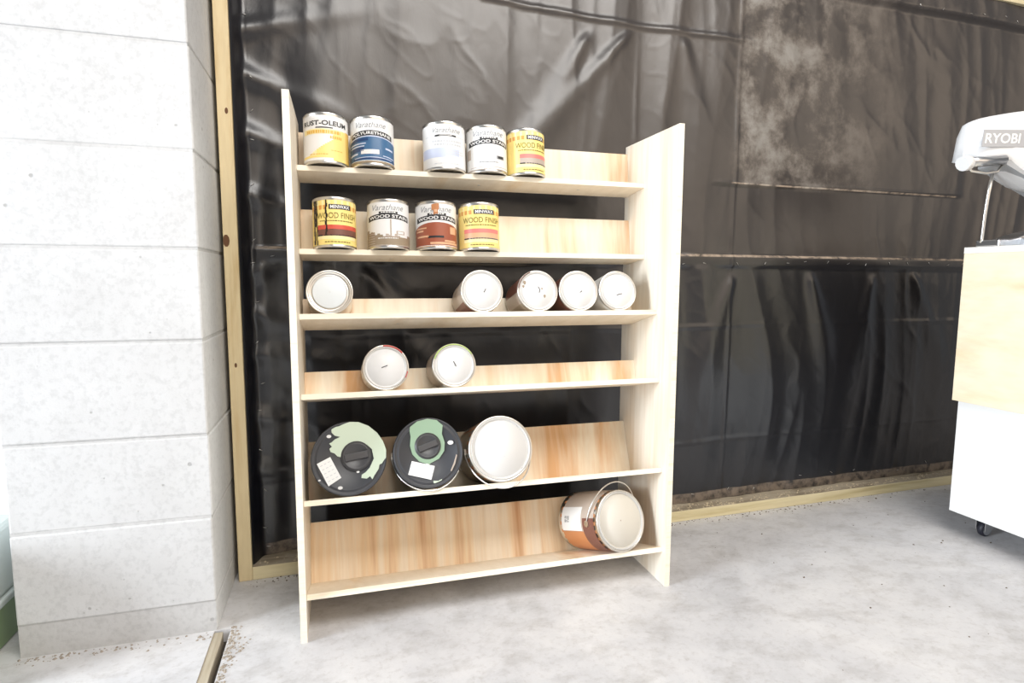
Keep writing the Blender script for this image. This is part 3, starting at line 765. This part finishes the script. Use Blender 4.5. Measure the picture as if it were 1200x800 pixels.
def gallon(k, x, r, label, front, head, lid, bands, bail_R, bail_ang, tabs=(), roll=0, z0=None, marks=True, ear_side=None):
    root = empty('paint_can'); tag(root, label, 'paint can')
    b = MB()
    b.lathe([(r*.90, .004), (r*.94, .004), (r*.95, 0), (r*1.01, 0), (r*1.01, .004), (r, .007), (r, HG-.010), (r*1.012, HG-.007), (r*1.012, HG-.002), (r*1.0, HG), (r*.95, HG), (r*.94, HG-.006)], 64)
    b.disc(r*.90, .004, 64, up=False); b.build('body', M['steel'], root)
    b = MB(); b.lathe([(r*.95, HG-.006), (r*.945, HG+.001), (r*.905, HG+.001), (r*.89, HG-.004), (r*.85, HG-.004), (r*.835, HG-.002), (.001, HG-.002)], 64, mis=[1, 1, 1, 0, 0, 0])
    b.build('lid', [M[lid], M['offwhite']], root)
    b = MB(); zz = lambda f: .010+f*(HG-.022)
    for i, (a0, a1, z0_, z1_) in enumerate(bands[0]): patch(b, r+.0004+.0003*i, a0, a1, zz(z0_), zz(z1_), i, seg=24)
    label_of(root, b, bands[1])
    bail(root, r, HG, bail_R, bail_ang, z0=z0)
    if tabs:
        for (a, q) in tabs:
            b = MB(); X, Y = q*r*sin(radians(a)), q*r*cos(radians(a))
            b.add([(X+.004*cos(t), Y+.004*sin(t), HG-.0005) for t in [2*pi*i/10 for i in range(10)]] + [(X+.005*cos(t), Y+.005*sin(t), HG-.004) for t in [2*pi*i/10 for i in range(10)]], [tuple(range(10))] + [(i, (i+1) % 10, 10+(i+1) % 10, 10+i) for i in range(10)])
            b.build('lid_clip', M['alu'], root)
    return root, lie_matrix(k, x, r, front, HG, head, roll)
g, m_ = gallon(4, .4740, .0825, 'white lidded gallon can with metal lid clips beside the dark pails', -.004, 0, 'lidwarm', ([(-180, 180, 0, 1), (-130, 60, 0, .86)], ['cop', 'taupe']), .113, 60, tabs=((42, .93), (-110, .93), (135, .93)))
g.matrix_world = m_
b = MB(); dash_r = random.Random(8); x = -.014
while x < .008:
    w_ = dash_r.uniform(.002, .005); b.add([(x, -.022, HG-.0017), (x+w_, -.0215, HG-.0017), (x+w_, -.0195, HG-.0017), (x, -.020, HG-.0017)], [(0, 1, 2, 3)]); x += w_+.001
b.build('lid_print', M['inkpale'], g)
g, m_ = gallon(5, .8040, .0800, 'copper brown gallon can with a cream lid lying alone on the bottom shelf', -.010, 14, 'lidcream', ([(-180, 180, 0, 1), (-180, -75, .06, .97), (-75, 60, .04, .80), (-122, -76, .05, .62), (-100, -20, .66, .97)], ['cop', 'lg', 'cop', 'lw', 'lbr']), .110, -68, roll=0)
g.matrix_world = m_
b = MB()
for i, zf in enumerate((.035, .043, .051)): dashes(b, .0818, -104, -92, zf, .003, 0, 60+i)
b.build('label_print', M['ink'], g)

# ------------------------------------------------------------------ rolling bench at the far side
CX, CY = 2.0, .053
bench = tag(empty('rolling_bench', (CX+.3, CY-.35, 0)), 'white and plywood rolling workbench standing on castors before the black sheeting', 'workbench')
boff = Vector((CX+.3, CY-.35, 0))
def bpart(b, name, mats, parent=bench, **kw):
    b.v = [tuple(Vector(p)-boff) for p in b.v]; return b.build(name, mats, parent, **kw)
b = MB(); b.box((CX, CY-.70, .08), (CX+.018, CY, .446)); bpart(b, 'lower_side_panel', M['white'], bevel=.001)
b = MB(); b.box((CX+.60-.018, CY-.70, .08), (CX+.60, CY, .446)); bpart(b, 'lower_side_panel', M['white'], bevel=.001)
b = MB(); b.box((CX+.018, CY-.70, .08), (CX+.582, CY, .098)); bpart(b, 'bottom_panel', M['white'])
b = MB(); b.box((CX+.018, CY-.70, .098), (CX+.582, CY-.682, .446)); bpart(b, 'front_panel', M['white'])
b = MB(); b.box((CX+.018, CY-.012, .098), (CX+.582, CY, .446)); bpart(b, 'back_panel', M['white'])
b = MB(); b.box((CX-.012, CY-.72, .446), (CX+.006, CY+.012, .914)); bpart(b, 'upper_side_panel', M['bench_ply'], bevel=.001)
b = MB(); b.box((CX+.594, CY-.72, .446), (CX+.612, CY+.012, .914)); bpart(b, 'upper_side_panel', M['bench_ply'], bevel=.001)
b = MB(); b.box((CX+.006, CY-.72, .446), (CX+.594, CY-.702, .914)); bpart(b, 'upper_front_panel', M['bench_ply'])
b = MB(); b.box((CX+.006, CY, .446), (CX+.594, CY+.012, .914)); bpart(b, 'upper_back_panel', M['bench_ply'])
b = MB(); b.box((CX-.008, CY-.74, .9145), (CX+.62, CY+.016, .934)); bpart(b, 'worktop', M['offwhite2'], bevel=.001)
for i, (x, y) in enumerate(((2.075, .005), (2.52, .005), (2.075, -.59), (2.52, -.59))):
    b = MB(); b.box((x-.02, y-.022, .0765), (x+.03, y+.022, .0798))
    for s in (-1, 1):
        b.prism([(y+s*.0145-.0012, .077), (y+s*.0145+.0012, .077), (y+s*.0145+.0012, .020), (y+s*.0145-.0012, .020)], x+.004, x+.030)
    fk = bpart(b, 'castor', M['alu'])
    b = MB(); b.lathe([(.005, -.010), (.019, -.010), (.0245, -.006), (.0245, .006), (.019, .010), (.005, .010)], 28, mis=[1, 0, 0, 0, 1])
    b.v = [(p[0]+x+.022, p[2]+y, p[1]+.0247) for p in b.v]; b.v = [tuple(Vector(p)-boff) for p in b.v]
    wo = b.build('wheel', [M['rubber'], M['alu']], fk)

# mitre saw: base, back support, dust bag with clip bar
saw = tag(empty('mitre_saw', (2.10, .0, .934)), 'mitre saw with a white dust bag and metal base on the rolling bench', 'power tool')
so = Vector((2.10, 0, .934))
def spart(b, name, mats, parent=saw, **kw):
    b.v = [tuple(Vector(p)-so) for p in b.v]; return b.build(name, mats, parent, **kw)
# dust bag: a puffed cushion between two outlines; outline in (x, z), front to -y
outl = [(1.880, 1.184), (1.888, 1.232), (1.897, 1.262), (1.904, 1.288), (1.914, 1.302), (1.938, 1.311), (1.975, 1.320), (2.04, 1.333), (2.12, 1.346), (2.24, 1.352), (2.33, 1.33), (2.36, 1.27), (2.34, 1.19), (2.26, 1.135), (2.17, 1.108), (2.13, 1.118), (2.08, 1.137), (2.03, 1.158), (1.995, 1.178), (1.94, 1.182)]
b = MB(); cxy = (2.09, 1.235); rings = [(1.0, 0), (.985, .022), (.94, .040), (.82, .052), (.5, .056)]
vsr = []
for s in (-1, 1):
    for sc_, dy in rings:
        for i, (x, z) in enumerate(outl):
            wv = .0025*sin(i*2.3+dy*90)*(1 if dy > 0 else 0)
            vsr.append((cxy[0]+(x-cxy[0])*sc_, .015+s*(dy+wv), cxy[1]+(z-cxy[1])*sc_))
n = len(outl); fs = []
for h_ in range(2):
    o0 = h_*len(rings)*n
    for j in range(len(rings)-1):
        for i in range(n): fs.append((o0+j*n+i, o0+j*n+(i+1) % n, o0+(j+1)*n+(i+1) % n, o0+(j+1)*n+i))
    fs.append(tuple(o0+(len(rings)-1)*n+i for i in range(n)))
b.add(vsr, fs, 0, True); bagp = spart(b, 'dust_bag', M['bag'])
# grey band with the maker's lettering, laid on the bag's front
yb = -.043
b = MB(); b.box((1.876, yb-.0007, 1.2135), (2.30, yb+.002, 1.262)); 
b.v = [(x+(z-1.21)*.12, y, z+(x-1.87)*.06) for x, y, z in b.v]
band = spart(b, 'printed_band', M['bandgrey'])
b = MB(); flat_text(b, 'RYOBI', 1.884, 2.022, 1.223, 1.252, 0, 0, bold=True)
b.v = [(x+(y-1.21)*.12, yb-.0012, y+(x-1.87)*.06) for x, y, z in b.v]
spart(b, 'lettering', M['paper'], band)
# clip bar that closes the bag's mouth
b = MB(); b.tube([(1.842, -.030, 1.170), (1.90, -.030, 1.176), (1.985, -.030, 1.186)], .015, 12)
bar = spart(b, 'clip_bar', M['alu'])
b = MB(); b.tube([(1.826, -.030, 1.165), (1.832, -.030, 1.167), (1.848, -.030, 1.168)], .021, 14); b.build('x', M['bag']) if False else spart(b, 'end_cap', M['bag'], bar)
b = MB(); b.tube([(1.845, -.030, 1.157), (1.862, -.030, 1.147), (1.92, -.030, 1.143), (1.965, -.030, 1.150), (1.985, -.030, 1.172)], .004, 8); spart(b, 'clip_loop', M['wire'], bar)
# grey gusset under the bag
b = MB(); b.prism([(-.034, 1.13), (.05, 1.13), (.05, 1.21), (-.036, 1.21)], 1.995, 2.25)
b.v = [(x, y, (1.205 if z > 1.2 else 1.172-(x-1.995)*.36)) for x, y, z in b.v]
spart(b, 'gusset', M['baggrey'])
b = MB(); b.tube([(2.020, .020, 1.170), (2.012, .024, 1.10), (2.010, .028, 1.03), (2.014, .034, .96), (2.016, .036, .948)], .0055, 10); spart(b, 'support_rod', M['wire'])
b = MB()
pr = [(2.012, .935, .955), (2.03, .935, .956), (2.06, .935, .957), (2.09, .938, .962), (2.13, .945, .975), (2.20, .955, .988), (2.36, .955, .99)]
vs = []
for x, z0, z1 in pr: vs += [(x, -.02, z0), (x, .05, z0), (x, .05, z1), (x, -.02, z1)]
b.add(vs, [(0, 1, 2, 3)] + [tuple(4*i+k for k in (0, 4, 7, 3)) for i in range(6)] + [tuple(4*i+k for k in (3, 7, 6, 2)) for i in range(6)] + [tuple(4*i+k for k in (2, 6, 5, 1)) for i in range(6)] + [tuple(4*i+k for k in (1, 5, 4, 0)) for i in range(6)] + [(27, 26, 25, 24)])
spart(b, 'saw_base', M['alu'], bevel=.003)
b = MB(); b.box((2.10, -.40, .9345), (2.40, .0, .962)); spart(b, 'turntable', M['alu'], bevel=.004)
b = MB(); b.tube([(2.30, .02, .98), (2.30, .02, 1.12), (2.30, .0, 1.22)], .03, 14); spart(b, 'saw_arm', M['baggrey'])

# ------------------------------------------------------------------ bin behind the pillar
bn = tag(empty('storage_bin', (-.78, .10, 0)), 'green storage bin with a paler upper half standing behind the block pillar', 'storage bin')
b = MB(); x0, x1, y0, y1 = -.17, .135, -.14, .2
def taper(b, z0, z1, g0, g1):
    vs = [(x0-g0, y0-g0, z0), (x1+g0, y0-g0, z0), (x1+g0, y1+g0, z0), (x0-g0, y1+g0, z0), (x0-g1, y0-g1, z1), (x1+g1, y0-g1, z1), (x1+g1, y1+g1, z1), (x0-g1, y1+g1, z1)]
    b.add(vs, [(0, 3, 2, 1), (4, 5, 6, 7), (0, 1, 5, 4), (1, 2, 6, 5), (2, 3, 7, 6), (3, 0, 4, 7)])
taper(b, 0, .105, -.012, 0); b.build('tub', M['bin'], bn, bevel=.006)
b = MB(); taper(b, .1052, .122, .006, .006); b.build('rim', M['binlid'], bn, bevel=.004)
b = MB(); taper(b, .1222, .27, 0, -.012); b.build('lid', M['binlid'], bn, bevel=.01)
